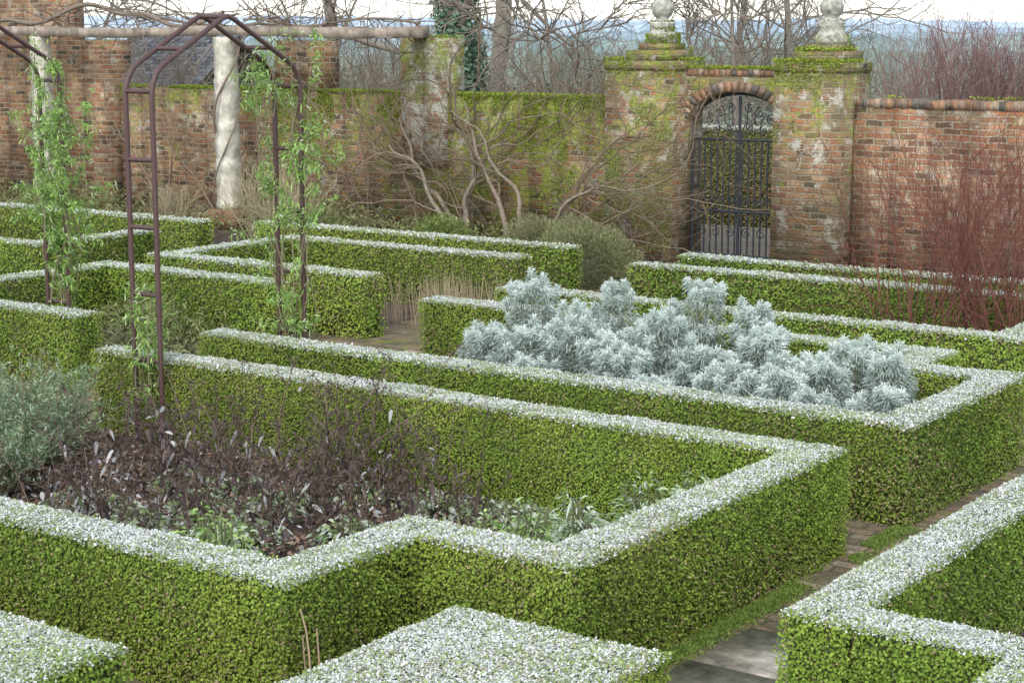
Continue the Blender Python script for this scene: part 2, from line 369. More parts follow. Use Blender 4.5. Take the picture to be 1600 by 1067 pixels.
# ------------------------------------------------------------------ gateway
gw=empty("gateway",(-10.44,19.3,0));thing(gw,"mossy brick gateway with stone ball finials and iron gate","gateway")
GX0,GX1=-11.12,-9.76;GC=(GX0+GX1)/2;HW=(GX1-GX0)/2;SPR=1.64;RISE=.45
PF=19.10
for (x0,x1) in((-12.1,GX0),(GX1,-8.88)):
    b=B();box(b,x0,x1,PF,19.85,0,2.34)
    box(b,x0-.015,x1+.015,PF-.015,19.865,2.341,2.45)
    moss_on(b,x0-.02,x1+.02,PF-.02,19.87,2.45,4200)
    q=500;P=np.stack([rng.uniform(x0-.02,x1+.02,q),np.full(q,PF-.02),2.45-rng.random(q)**2*.16],1);P=P[nz(P,5.,63)>0];q=len(P)
    leaves(b,P,ru(q)+np.array([0,-.4,0]),ru(q),.025,.018,lerp(MOSS0,MOSS1,rng.random(q)),1)
    q=12000;P=np.stack([rng.uniform(x0,x1,q),np.full(q,PF-.003),rng.uniform(.1,2.3,q)],1);P=P[(nz(P,2.,64)+.6*nz(P,8.,65)+.15*(P[:,2]-1.5))>.35];q=len(P)
    leaves(b,P,ru(q)+np.array([0,-.4,0]),np.array([0,-1.,0])+ru(q)*.5,.02,.014,lerp((.14,.16,.05),(.40,.43,.15),rng.random(q)),1)
    pr=b.obj("pier",[BRICKP,FOL],gw,org=((x0+x1)/2,PF,0),uv=True)
    cx=(x0+x1)/2+.06
    b=B();box(b,cx-.31,cx+.31,19.2,19.78,2.452,2.58,(.3,.27,.2),0);box(b,cx-.21,cx+.21,19.33,19.76,2.582,2.66,(.36,.33,.26),0)
    moss_on(b,cx-.31,cx+.31,19.19,19.78,2.58,2000)
    b.obj("cap",[BRICKP,FOL],pr,org=(cx,19.55,2.5),uv=True)
    b=B();fy=19.55
    prof=[(.001,2.661),(.19,2.661),(.20,2.70),(.18,2.76),(.15,2.80),(.14,2.84),(.165,2.90),(.155,2.92),(.09,2.945),(.08,2.97)]
    prof+=[(max(.001,.14*math.sin(a)),3.085-.14*math.cos(a)) for a in np.linspace(.6,math.pi,12)]
    lathe(b,prof,cx,fy,20,(.37,.36,.31),0)
    n=2600 if x0<-11.5 else 300
    a=rng.uniform(0,6.3,n);z=rng.uniform(2.66,2.93,n);rr=.13+.08*(z<2.78)
    P=np.stack([cx+rr*np.cos(a),fy+rr*np.sin(a),z],1);k=nz(P,7.,12)>-.2;P=P[k];n=len(P)
    leaves(b,P,nrm(P-np.array([cx,fy,2.8]))+ru(n)*.7,ru(n),.03,.02,lerp(MOSS0,MOSS1,rng.random(n)),1)
    b.obj("ball_finial",[STONE,FOL],pr,smooth=True,org=(cx,fy,2.66))
b=B();n=22;th=np.linspace(math.pi,0,n+1);ax=GC+HW*np.cos(th);az=SPR+RISE*np.sin(th)
topz=2.27;AF=19.42
for i in range(n):
    xa,xb=ax[i],ax[i+1];za,zb=az[i],az[i+1];y0,y1=AF,19.72
    V=[(xa,y0,za),(xb,y0,zb),(xb,y0,topz),(xa,y0,topz),(xa,y1,za),(xb,y1,zb),(xb,y1,topz),(xa,y1,topz)]
    b.add(V,[(0,1,2,3),(5,4,7,6),(1,0,4,5),(3,2,6,7)],(.3,.3,.3),0)
x=GX0
while x<GX1-.05:
    box(b,x+.005,x+.07,AF-.01,19.73,topz+.002,topz+.08+rng.normal(0,.006),cbrick(),2);x+=.077
moss_on(b,GX0,GX1,AF-.01,19.7,topz+.08,2200)
m=25
t=np.linspace(math.pi+.02,-.02,m+1)
for i in range(m):
    t0,t1=t[i]-.012,t[i+1]+.012
    q=[]
    for y in(AF-.025,AF+.08):
        for (tt,ex) in((t0,0),(t1,0),(t1,.12),(t0,.12)):
            q.append((GC+(HW+ex)*math.cos(tt),y,SPR+(RISE+ex)*math.sin(tt)+.002))
    b.add(q,[(0,1,2,3),(4,7,6,5),(0,4,5,1),(1,5,6,2),(2,6,7,3),(3,7,4,0)],cbrick()*1.15,2)
b.obj("arch",[BRICKP,FOL,COPE],gw,uv=True,org=(GC,AF,1.6))
IR=(.03,.035,.045);GY=19.56
b=B()
xs=GC+(HW-.03)*np.cos(th);zs=SPR+(RISE-.03)*np.sin(th)
pts=[(GX0+.03,GY,.05)]+[(x,GY,z) for x,z in zip(xs,zs)]+[(GX1-.03,GY,.05)]
tubes(b,pts,.02,6,IR,ref=(0,1,0))
for z in(.08,.62,1.50):tubes(b,[(GX0+.03,GY,z),(GX1-.03,GY,z)],.016,6,IR)
tubes(b,[(GC,GY,.05),(GC,GY,2.03)],.018,6,IR)
gate=b.obj("gate",METAL,gw,org=(GX0,GY,0))
gate["label"]="black wrought iron arched gate with scrollwork"
b=B();tubes(b,[(0,0,.08),(0,0,1.5)],.011,6,IR);bar=b.obj("vertical_bar",METAL,gate,org=(0,0,0))
gp=parent_world(gate)
bx=[x for x in np.linspace(GX0+.03,GX1-.03,16)[1:-1]]
for i,x in enumerate(bx):
    o=bar if i==0 else bar.copy()
    if i:COL.objects.link(o);o.parent=gate
    o.location=(x-gp[0],GY-gp[1],0)
def spiral(cx,cz,r,turn,a0,sg):
    t=np.linspace(0,1,26);a=a0+sg*t*turn;rr=r*(1-t*.82)
    return np.stack([cx+rr*np.cos(a),np.full(26,GY-.004),cz+rr*np.sin(a)],1)
sp=[]
for sgn in(-1,1):
    for (dx,z,r,a0) in((.12,1.88,.06,1.),(.27,1.83,.07,1.4),(.42,1.75,.06,1.6),(.14,1.66,.055,2.),(.33,1.62,.055,2.),(.5,1.60,.05,2.2),(.10,.75,.05,0),(.24,.75,.05,0),(.38,.75,.05,0),(.12,.36,.07,1),(.32,.36,.07,1),(.5,.36,.06,1)):
        sp.append(spiral(GC+sgn*dx,z,r,9.,a0 if sgn>0 else math.pi-a0,sgn))
    for ang in(.5,.85,1.2):
        t=np.linspace(0,1,26);L=.4+.12*math.cos(ang)
        x=GC+sgn*L*t*math.cos(ang)*(1+.25*np.sin(t*5));z=1.52+L*t*math.sin(ang)*(1+.12*np.sin(t*7))
        sp.append(np.stack([x,np.full(26,GY-.004),z],1))
for P in sp:
    b=B();tubes(b,P,.0075,5,IR,ref=(0,1,0));b.obj("scroll",METAL,gate,org=P[0])
# ------------------------------------------------------------------ pergola
pg=empty("pergola",(-18.2,18.65,0));thing(pg,"old pergola with pale stone columns and timber beam","pergola")
b=B()
xs=np.linspace(-26,-14.65,60)
P=np.stack([xs,18.72+.01*np.sin(xs*3),2.80+.015*np.sin(xs*1.3)],1);hh=.07+rng.normal(0,.005,60)
for i in range(len(P)-1):
    x0,x1=P[i,0],P[i+1,0];zc0,zc1=P[i,2],P[i+1,2];h0,h1=hh[i],hh[i+1]
    q=[(x0,18.62,zc0-h0),(x1,18.62,zc1-h1),(x1,18.82,zc1-h1),(x0,18.82,zc0-h0),(x0,18.62,zc0+h0),(x1,18.62,zc1+h1),(x1,18.82,zc1+h1),(x0,18.82,zc0+h0)]
    f=[(0,3,2,1),(4,5,6,7),(0,1,5,4),(2,3,7,6)]
    if i==0:f.append((0,4,7,3))
    if i==len(P)-2:f.append((1,2,6,5))
    b.add(q,f,np.array((.27,.225,.18))*rng.uniform(.75,1.2))
b.obj("beam",WOOD,pg,org=(-20,18.72,2.8))
b=B();box(b,-15.3,-15.1,18.5,19.7,2.722,2.735,(.3,.27,.24));b.obj("bearer",WOOD,pg,org=(-15.2,18.7,2.72))
for cx in(-18.25,-22.2):
    b=B();k=40;zz=np.linspace(.28,2.73,k)
    prof=[(.001,.281)]+[(.195-.02*i/k+rng.normal(0,.006),z) for i,z in enumerate(zz)]+[(.001,2.731)]
    lathe(b,prof,cx,18.72,4,(.56,.53,.44),0,a0=.45)
    box(b,cx-.24,cx+.24,18.5,18.94,0,.28,(.22,.12,.08),1)
    b.obj("column",[LIME,COPE],pg,org=(cx,18.72,0))
b=B();t=np.linspace(0,1,60)
for ph,r0 in((0,.024),(2.4,.016)):
    P=np.stack([-18.25+(.2+.03*np.sin(t*9))*np.cos(t*7+ph),18.72+.2*np.sin(t*7+ph),t*2.75],1);tubes(b,P,r0*(1-.4*t),6,(.2,.16,.12))
x=np.linspace(-18.6,-25.5,60);P=np.stack([x,19.0+.12*np.sin(x*2),3.05+.12*np.sin(x*1.7)+.06*np.sin(x*4)],1);tubes(b,P,.034,7,(.2,.165,.13))
x=np.linspace(-18.2,-15,40);P=np.stack([x,18.95+.1*np.sin(x*2),2.93+.05*np.sin(x*2.7)],1);tubes(b,P,.018,6,(.2,.16,.12))
S,D,_,_=spawn(P[None],60,.9,0.);Q=grow(S,D,rng.uniform(.4,1.3,60),8,.3,.02);tubes(b,Q,np.linspace(.009,.003,8)[None],4,(.16,.12,.09))
x=np.linspace(-18.2,-25.5,60);P=np.stack([x,19.+.12*np.sin(x*2),3.02+.12*np.sin(x*1.7)],1)
S,D,_,_=spawn(P[None],80,.9,0.);Q=grow(S,D,rng.uniform(.5,1.5,80),8,.3,.0);tubes(b,Q,np.linspace(.012,.003,8)[None],4,(.18,.14,.11))
o=b.obj("vine",BARK,org=(-18.25,18.72,0),smooth=True);thing(o,"bare twisted vine wound round pale pergola column","vine")
# ------------------------------------------------------------------ arches
def arch(X,label):
    e=empty("garden_arch",(X-.12,9.07,0));thing(e,label,"garden arch","brown tubular metal garden arches")
    Y0,Y1=8.35,9.80
    pr=[(0,0),(0,.6),(0,1.2),(0,1.8),(0,2.3),(0,2.40),(.012,2.46),(.04,2.52),(.085,2.57),(.15,2.61),(.42,2.755),(.66,2.885),(.70,2.90),(.725,2.905)]
    full=[(Y0+a,z) for a,z in pr]+[(Y1-a,z) for a,z in pr[::-1][1:]]
    c=(.085,.047,.044)
    for dx in(0,-.25):
        b=B();tubes(b,[(X+dx,y,z) for y,z in full],.0185,8,c,ref=(1,0,0));b.obj("hoop",METAL,e,smooth=True,org=(X+dx,Y0,0))
    b=B();tubes(b,[(0,0,0),(-.25,0,0)],.016,8,c);r=b.obj("rung",METAL,e,smooth=True)
    pw=parent_world(e);ps=[(y,.15+.4525*k) for y in(Y0,Y1) for k in range(6)]+[(Y0+.30,2.69),(Y1-.30,2.69),((Y0+Y1)/2,2.905)]
    for i,(y,z) in enumerate(ps):
        o=r if i==0 else r.copy()
        if i:COL.objects.link(o);o.parent=e
        o.location=(X-pw[0],y-pw[1],z)
arch(-8.82,"brown metal arch over path with green climber on legs")
arch(-11.41,"brown metal arch over path smothered in green climber")
def climber(label,x,y,z0,z1,nst,nleaf,rad=.16,arcs=0,sz=1.,tw=.35):
    b=B();S=np.stack([x+rng.normal(0,.05,nst),y+rng.normal(0,.04,nst),np.full(nst,z0)],1)
    P=grow(S,np.tile([0,0,1.],(nst,1)),(z1-z0)*rng.uniform(.8,1.1,nst),14,.22,.35)
    P[:,:,0]=x+np.clip(P[:,:,0]-x,-rad*1.3,rad*1.3);P[:,:,1]=y+np.clip(P[:,:,1]-y,-rad,rad)
    tubes(b,P,np.linspace(.006,.003,14)[None],4,(.28,.24,.15))
    S,D,_,_=spawn(P,nst*6,1.1,.05);Q=grow(S,D,rng.uniform(.08,tw,len(S)),6,.25,.0);tubes(b,Q,.002,3,(.26,.3,.12))
    A=np.concatenate([P.reshape(-1,3),Q.reshape(-1,3),Q.reshape(-1,3)])
    j=rng.integers(0,len(A),nleaf);LP=A[j]+rng.normal(0,.018,(nleaf,3));LP=LP[(LP[:,2]>z0)&(nz(LP,5.,int(abs(x*3)))>-.55)];n=len(LP)
    D=nrm(ru(n)+np.array([0,0,-.1]))
    c=lerp((.14,.26,.06),(.36,.55,.14),rng.random(n));k=rng.random(n)<.12;c[k]=(.5,.6,.36)
    blades(b,LP,D,rng.uniform(.026,.052,n)*sz,rng.uniform(.007,.013,n)*sz,.35,c)
    o=b.obj("climbing_plant",FOL,org=(x,y,0));thing(o,label,"climbing plant")
climber("green leafy climber hanging on arch leg beside path",-8.95,9.8,.35,2.75,11,4400,.13)
climber("sparse green climber at foot of brown arch",-8.98,8.37,.3,1.2,7,1000,.07,tw=.2)
climber("dense green leafy climber covering metal arch",-11.5,9.82,.6,2.7,15,7500,.22)
climber("wisps of green climber along metal arch top",-8.95,9.55,2.2,2.75,4,400,.2,tw=.3)
# ------------------------------------------------------------------ silver shrubs
def silver(x,y,z,r):
    b=B();r*=1.1;npl=int(16+330*r*r)
    a=rng.uniform(0,6.3)+np.arange(npl)*2.399
    side=rng.random(npl)<.42
    fr=np.where(side,rng.uniform(.75,1.08,npl),np.sqrt(rng.random(npl))*.95)
    zt=np.maximum(z-.6*r*1.3,z*.5)
    pz=np.where(side,rng.uniform(.3,1.,npl)*zt,zt+(z-zt)*np.sqrt(np.clip(1-fr**2,0,1)))-.02+rng.normal(0,.035,npl)
    px=x+r*fr*np.cos(a);py=y+r*fr*np.sin(a)
    S=np.stack([x+(px-x)*.35,y+(py-y)*.35,np.full(npl,.02)],1);T=np.stack([px,py,pz-.03],1)
    t=np.linspace(0,1,6)[None,:,None];P=S[:,None]*(1-t)+T[:,None]*t+np.array([0,0,1])*.04*np.sin(t*3.1)
    tubes(b,P,np.linspace(.008,.004,6)[None],4,(.3,.3,.25))
    n=150;m=npl*n;I=np.repeat(np.arange(npl),n)
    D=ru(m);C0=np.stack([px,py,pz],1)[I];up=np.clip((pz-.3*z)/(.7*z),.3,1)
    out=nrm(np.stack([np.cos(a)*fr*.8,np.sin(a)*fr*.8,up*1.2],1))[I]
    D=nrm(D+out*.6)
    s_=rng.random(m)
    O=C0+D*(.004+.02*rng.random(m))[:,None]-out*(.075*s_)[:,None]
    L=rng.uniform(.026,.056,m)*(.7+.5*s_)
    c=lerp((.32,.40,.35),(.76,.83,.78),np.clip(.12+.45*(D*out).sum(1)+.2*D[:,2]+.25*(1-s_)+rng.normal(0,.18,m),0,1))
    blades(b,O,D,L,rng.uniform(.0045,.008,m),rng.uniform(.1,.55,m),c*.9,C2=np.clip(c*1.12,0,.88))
    n=int(4500*r/.25);a=rng.uniform(0,6.3,n);fr=np.sqrt(rng.random(n));rr=r*fr*.95;zz=rng.uniform(.05,.9,n)*(zt+(z-zt)*np.sqrt(1-fr**2))
    O=np.stack([x+rr*np.cos(a),y+rr*np.sin(a),zz],1)
    D=np.stack([np.cos(a),np.sin(a),rng.uniform(-.1,1.1,n)],1)+ru(n)*.8
    blades(b,O,D,rng.uniform(.025,.06,n),.006,.5,lerp((.23,.28,.24),(.54,.62,.57),rng.random(n)))
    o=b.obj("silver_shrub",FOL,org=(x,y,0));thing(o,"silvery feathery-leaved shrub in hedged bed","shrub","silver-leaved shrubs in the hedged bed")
for s in[(-7.58,11.0,1.0,.19),(-7.93,10.85,.62,.18),(-7.72,10.6,.66,.17),(-6.95,11.15,.98,.15),(-7.15,11.0,.78,.2),(-6.95,10.6,.84,.24),(-6.21,11.05,1.06,.19),(-6.45,10.95,.84,.2),(-6.2,10.55,.90,.23),(-6.3,10.2,.72,.22),(-7.35,10.5,.72,.22),(-5.80,11.15,.92,.16),(-5.57,10.85,.80,.2),(-5.5,10.25,.68,.23),(-5.85,10.5,.74,.2),(-6.55,10.4,.74,.2),(-4.95,10.95,.80,.17),(-5.25,10.65,.70,.2),(-4.98,10.5,.70,.2),(-5.05,10.1,.68,.22),(-4.38,10.25,.64,.13),(-4.6,10.75,.78,.15),(-4.65,10.15,.58,.18),(-7.0,10.15,.56,.22),(-5.9,9.98,.58,.2)]:
    silver(*s)
# ------------------------------------------------------------------ dead perennials
def dead(x,y,h,r,n,label,grey=.18,leafn=13,name="withered_perennial"):
    b=B();n=int(n*1.0);a=rng.uniform(0,6.3,n);rr=r*np.sqrt(rng.random(n))
    S=np.stack([x+rr*np.cos(a),y+rr*np.sin(a),np.zeros(n)],1);D=np.stack([np.cos(a)*.3,np.sin(a)*.3,np.ones(n)],1)
    P=grow(S,D,h*rng.uniform(.4,1.25,n),8,.16,.0);c=lerp((.07,.052,.045),(.27,.19,.14),rng.random(n))
    tubes(b,P,np.linspace(.0048,.0022,8)[None],4,c)
    S2,D2,_,_=spawn(P,n*4,.7,.35);Q=grow(S2,D2,rng.uniform(.04,.2,len(S2)),4,.2,.04);tubes(b,Q,.0016,3,(.15,.11,.085))
    H=np.concatenate([P[:,-1],Q[:,-1]]);m=len(H);k=9
    HP=np.repeat(H,k,axis=0)+rng.normal(0,.008,(m*k,3));leaves(b,HP,ru(m*k)+np.array([0,0,.3]),ru(m*k),.018,.011,lerp((.045,.034,.032),(.20,.145,.12),rng.random(m*k)))
    m=n*leafn;j=rng.integers(0,n,m);t=rng.random(m)**2.*6;i=t.astype(int);LP=P[j,i]+rng.normal(0,.03,(m,3));LP[:,2]=np.abs(LP[:,2])
    D=nrm(ru(m)+np.array([0,0,-.6]));c=lerp((.05,.038,.04),(.20,.145,.13),rng.random(m));g=rng.random(m)<grey;c[g]=lerp((.32,.32,.32),(.64,.64,.63),rng.random(g.sum()))
    blades(b,LP,D,rng.uniform(.025,.07,m),rng.uniform(.012,.030,m),rng.uniform(.2,1.1,m),c)
    o=b.obj(name,FOL,org=(x,y,0));thing(o,label,"plant","withered perennials in the front bed")
for (x,y,h,r,n) in[(-7.3,7.9,.76,.36,28),(-7.9,7.6,.66,.36,28),(-7.0,7.3,.54,.36,24),(-6.5,7.7,.62,.34,24),(-7.6,7.0,.46,.36,22),(-6.4,7.1,.36,.32,14),(-8.3,8.05,.6,.32,18),(-6.9,8.1,.82,.3,24),(-5.9,7.8,.34,.3,9),(-7.0,6.6,.28,.32,14),(-7.5,6.4,.26,.3,12),(-6.2,8.1,.5,.25,10)]:
    dead(x,y,h,r,n,"dark withered perennial with dry seed heads in soil bed")
for (x,y,h,r,n) in[(-8.2,7.15,.66,.2,12),(-8.0,6.6,.46,.25,12)]:
    dead(x,y,h,r,n,"dead perennial with grey frosted curled leaves",.45,14)
b=B();n=20000
P=np.stack([rng.uniform(-9.5,-4.3,n),rng.uniform(5.45,8.42,n),np.full(n,.008)],1)
k=(nz(P,1.8,21)>-.3+.5*(P[:,0]>-6.0))|(rng.random(n)<.2);k&=~((P[:,0]>-5.05)&(P[:,1]<6.3));P=P[k];n=len(P);P[:,2]+=rng.random(n)*.05
c=lerp((.13,.085,.06),(.42,.29,.2),rng.random(n));g=rng.random(n)<.14;c[g]=lerp((.4,.4,.39),(.7,.71,.7),rng.random(g.sum()))
leaves(b,P,ru(n)*np.array([1,1,.35]),ru(n)+np.array([0,0,1.4]),rng.uniform(.025,.06,n),rng.uniform(.015,.035,n),c)
o=b.obj("leaf_litter",FOL,org=(-7,7,0));thing(o,"brown fallen leaves lying on the soil bed","leaf litter",kind="stuff")
def lowplant(x,y,h,r,n,c0,c1,label,W=.035,L=.11,name="frosted_plant",cat="plant",frost=.3):
    b=B();a=rng.uniform(0,6.3,n);rr=r*np.sqrt(rng.random(n));z=h*rng.random(n)*(1-(rr/r)**2*.6)
    P=np.stack([x+rr*np.cos(a),y+rr*np.sin(a),z+.01],1);D=np.stack([np.cos(a),np.sin(a),rng.uniform(.1,1.2,n)],1)+ru(n)*.5
    c=lerp(c0,c1,rng.random(n));e=c.copy();k=rng.random(n)<frost;e[k]=(.70,.74,.70)
    blades(b,P,D,rng.uniform(.5,1.1,n)*L,rng.uniform(.6,1.1,n)*W,.6,c,C2=e)
    ns=10;S=np.stack([x+rng.normal(0,.012,ns),y+rng.normal(0,.012,ns),np.zeros(ns)],1);Q=grow(S,np.tile([0,0,1.],(ns,1)),h*.9,6,.12);tubes(b,Q,.006,4,(.2,.22,.12))
    o=b.obj(name,FOL,org=(x,y,0));thing(o,label,cat);return o
for (x,y,h,r) in[(-4.75,7.95,.5,.2),(-4.95,7.55,.46,.18),(-4.6,8.2,.48,.16)]:
    lowplant(x,y,h,r,560,(.18,.29,.11),(.44,.57,.32),"broad-leaved green perennial edged with frost",.015,.075,frost=.6)
for (x,y,h,r) in[(-4.93,7.1,.54,.13),(-5.05,6.9,.5,.12),(-6.1,6.15,.5,.2),(-6.4,6.3,.44,.18),(-5.2,6.75,.3,.15)]:
    lowplant(x,y,h,r,600,(.16,.30,.06),(.44,.62,.20),"fresh green perennial shoots by box hedge",.016,.05,frost=.15)
for i in range(30):
    x=rng.uniform(-8.2,-5.2);y=6.1+rng.random()*1.4+(x+8.2)*.35
    lowplant(x,min(y,8.2),.15,.2,200,(.13,.21,.07),(.38,.47,.22),"low frosted leafy clump on soil",.028,.06,frost=.55)
for (x,y,h,r) in[(-8.95,7.3,.6,.32),(-8.7,6.75,.46,.3),(-9.4,7.75,.55,.34),(-9.1,6.9,.45,.34)]:
    b=B();n=80;a=rng.uniform(0,6.3,n);kk=rng.random(n)**.6*r/h*1.3
    P=grow(np.stack([x+.1*np.cos(a),y+.1*np.sin(a),np.zeros(n)],1),np.stack([np.cos(a)*kk,np.sin(a)*kk,np.ones(n)],1),h*rng.uniform(.5,1.2,n),8,.13,.03)
    tubes(b,P,np.linspace(.006,.003,8)[None],4,(.24,.2,.13))
    S,D,_,_=spawn(P,n*4,.5,.35);Q=grow(S,D,rng.uniform(.06,.2,len(S)),5,.12,.08);tubes(b,Q,.002,3,(.22,.25,.13))
    A=np.concatenate([P[:,4:].reshape(-1,3),Q.reshape(-1,3)]);j=rng.integers(0,len(A),6500);LP=A[j]+rng.normal(0,.006,(6500,3));m=len(LP)
    leaves(b,LP,ru(m)+np.array([0,0,.8]),ru(m),.038,.009,lerp((.11,.18,.08),(.40,.50,.32),rng.random(m)))
    o=b.obj("lavender_bush",FOL,org=(x,y,0));thing(o,"grey-green lavender bush in hedged bed","lavender bush","lavender bushes in the hedged bed")
b=B();S=np.array([(-4.42,4.9,0),(-4.4,4.85,0),(-4.33,4.95,0),(-4.48,4.75,0)]);P=grow(S,np.array([(.0,0,1.),(.12,0,1),(-.1,0,1),(.2,.1,1)]),np.array([.62,.6,.56,.5]),8,.08);tubes(b,P,np.linspace(.008,.003,8)[None],5,(.36,.27,.18))
o=b.obj("bare_twigs",BARK,org=(-4.4,4.9,0));thing(o,"few bare tan twigs beside box hedge","twigs")
b=B();n=26000
P=np.concatenate([np.stack([-3.95+np.abs(rng.normal(0,.06,n)),rng.uniform(5.4,9.4,n),np.full(n,.012)],1),np.stack([-3.0-np.abs(rng.normal(0,.03,n)),rng.uniform(5.4,9.4,n),np.full(n,.012)],1)]);m=len(P)
k=nz(P,3.5,31)>-.5;P=P[k];m=len(P)
leaves(b,P,ru(m)+np.array([0,0,1.]),ru(m),rng.uniform(.010,.024,m),rng.uniform(.005,.010,m),lerp((.09,.14,.03),(.26,.37,.08),rng.random(m)))
o=b.obj("path_edge_moss",FOL,org=(-3.9,7,0));thing(o,"bright green moss along brick path edge","moss",kind="stuff")
# ------------------------------------------------------------------ dogwood & shrubs
def twiggy(x,y,h,r,n,c0,c1,label,name="shrub",br=4,rad=.006,group=None,cat="shrub",lev3=0,wig=.08,z=0):
    b=B();a=rng.uniform(0,6.3,n);S=np.stack([x+.12*r*np.cos(a)*rng.random(n)*2,y+.12*r*np.sin(a)*rng.random(n)*2,np.full(n,float(z))],1)
    k=rng.random(n)**.6*r/h;D=np.stack([np.cos(a)*k,np.sin(a)*k,np.ones(n)],1)
    P=grow(S,D,h*rng.uniform(.75,1.08,n),9,wig,.02);c=lerp(c0,c1,rng.random(n));tubes(b,P,np.linspace(rad*1.3,rad*.5,9)[None],4,c)
    S,D,i,t=spawn(P,n*br,.35,.25);Q=grow(S,D,h*(1-t)*.6+h*.12,7,wig,.04);tubes(b,Q,np.linspace(rad*.7,rad*.35,7)[None],3,c[i])
    if lev3:
        S,D,i2,t=spawn(Q,n*br*lev3,.45,.2);Q2=grow(S,D,h*.16*rng.uniform(.5,1.3,len(S)),5,wig,.03);tubes(b,Q2,rad*.32,3,c[i][i2])
    o=b.obj(name,BARK,org=(x,y,0));thing(o,label,cat,group);return o
for (x,y,h,r) in[(-5.6,13.7,2.0,1.1),(-4.85,13.9,2.2,1.1),(-5.2,14.2,2.05,1.0)]:
    twiggy(x,y,h,r,36,(.13,.052,.042),(.26,.115,.085),"leafless dogwood with dark red stems","dogwood_shrub",5,.0042,"red-stemmed dogwoods",lev3=1,wig=.11)
for (x,y,h,r) in[(-10.2,25.7,2.75,.9),(-9.5,26.3,2.8,.9)]:
    twiggy(x,y,h,r,60,(.20,.12,.12),(.32,.21,.19),"leafless purplish shrub beyond the garden wall","bare_shrub",5,.009,"bare shrubs beyond the wall",lev3=2)
for (x,y,h,r) in[(-15.5,16.8,1.25,.6),(-16.4,17.4,1.1,.6),(-17.2,16.6,.9,.5)]:
    twiggy(x,y,h,r,30,(.3,.26,.15),(.48,.42,.27),"leafless straw-coloured shrub before old wall","bare_shrub",5,.005,"straw-coloured shrubs by the wall",lev3=1,wig=.14)
def mound(x,y,h,r,n,c0,c1,label,name="evergreen_shrub",base=(.07,.08,.045)):
    b=B();lathe(b,[(r*.7*math.cos(t)+.001,h*.7*math.sin(t)) for t in np.linspace(0,1.57,8)],x,y,14,base)
    v=ru(n);v[:,2]=np.abs(v[:,2]);P=np.array([x,y,.01])+v*np.array([r,r,h])*(.7+.34*rng.random(n)+.17*nz(v,3.,int(abs(x*7))))[:,None]
    leaves(b,P,v+ru(n)*.6+np.array([0,0,.4]),ru(n),rng.uniform(.03,.07,n),.01,lerp(c0,c1,rng.random(n)))
    o=b.obj(name,FOL,org=(x,y,0));thing(o,label,"shrub");return o
mound(-10.9,16.8,.72,.64,17000,(.15,.16,.07),(.36,.37,.19),"loose brownish-green evergreen shrub near gate")
mound(-12.0,17.5,.62,.5,10000,(.15,.15,.07),(.34,.34,.18),"low brownish-green shrub before mossy wall")
mound(-14.0,18.2,.45,.4,5000,(.10,.15,.04),(.28,.38,.09),"low green plant at foot of fig")
mound(-16.3,18.3,.4,.5,5000,(.10,.15,.04),(.28,.34,.12),"low weedy shrub under old wall")
mound(-20.3,17.2,.6,.7,7000,(.10,.15,.04),(.28,.34,.12),"low weedy shrub by pergola")
b=B();n=420;P=np.stack([rng.uniform(-10.9,-10.1,n),rng.uniform(13.2,14.3,n),np.zeros(n)],1)
blades(b,P,ru(n)*.18+np.array([0,0,1.]),rng.uniform(.25,.55,n),.006,.02,lerp((.30,.24,.15),(.5,.41,.28),rng.random(n)))
o=b.obj("dead_reeds",FOL,org=(-10.5,13.7,0));thing(o,"clump of dry upright tan stems behind hedge","dry grass")
def weeds(name,label,x0,x1,y0,y1,n,h):
    b=B();P=np.stack([rng.uniform(x0,x1,n),rng.uniform(y0,y1,n),np.zeros(n)],1);k=nz(P,1.6,41)>-.3;P=P[k];m=len(P)
    P[:,2]=rng.random(m)*h*np.clip(nz(P,1.1,42)*.5+.6,.1,1)
    blades(b,P,ru(m)+np.array([0,0,.7]),rng.uniform(.04,.11,m),rng.uniform(.006,.02,m),.4,lerp((.11,.16,.04),(.38,.37,.19),rng.random(m)))
    o=b.obj(name,FOL,org=((x0+x1)/2,(y0+y1)/2,0));thing(o,label,"weeds",kind="stuff")
weeds("border_weeds","mixed winter weeds at foot of old wall",-24,-12.2,17.6,19.35,14000,.5)
weeds("border_weeds","mixed low plants in hedged border",-20,-13.6,9.8,12.2,7000,.4)
weeds("border_weeds","low mixed plants behind box hedges",-12.9,-10.9,9.8,11.6,4500,.5)
weeds("border_weeds","low plants before the brick wall",-8.8,-3,16,19.3,6000,.35)
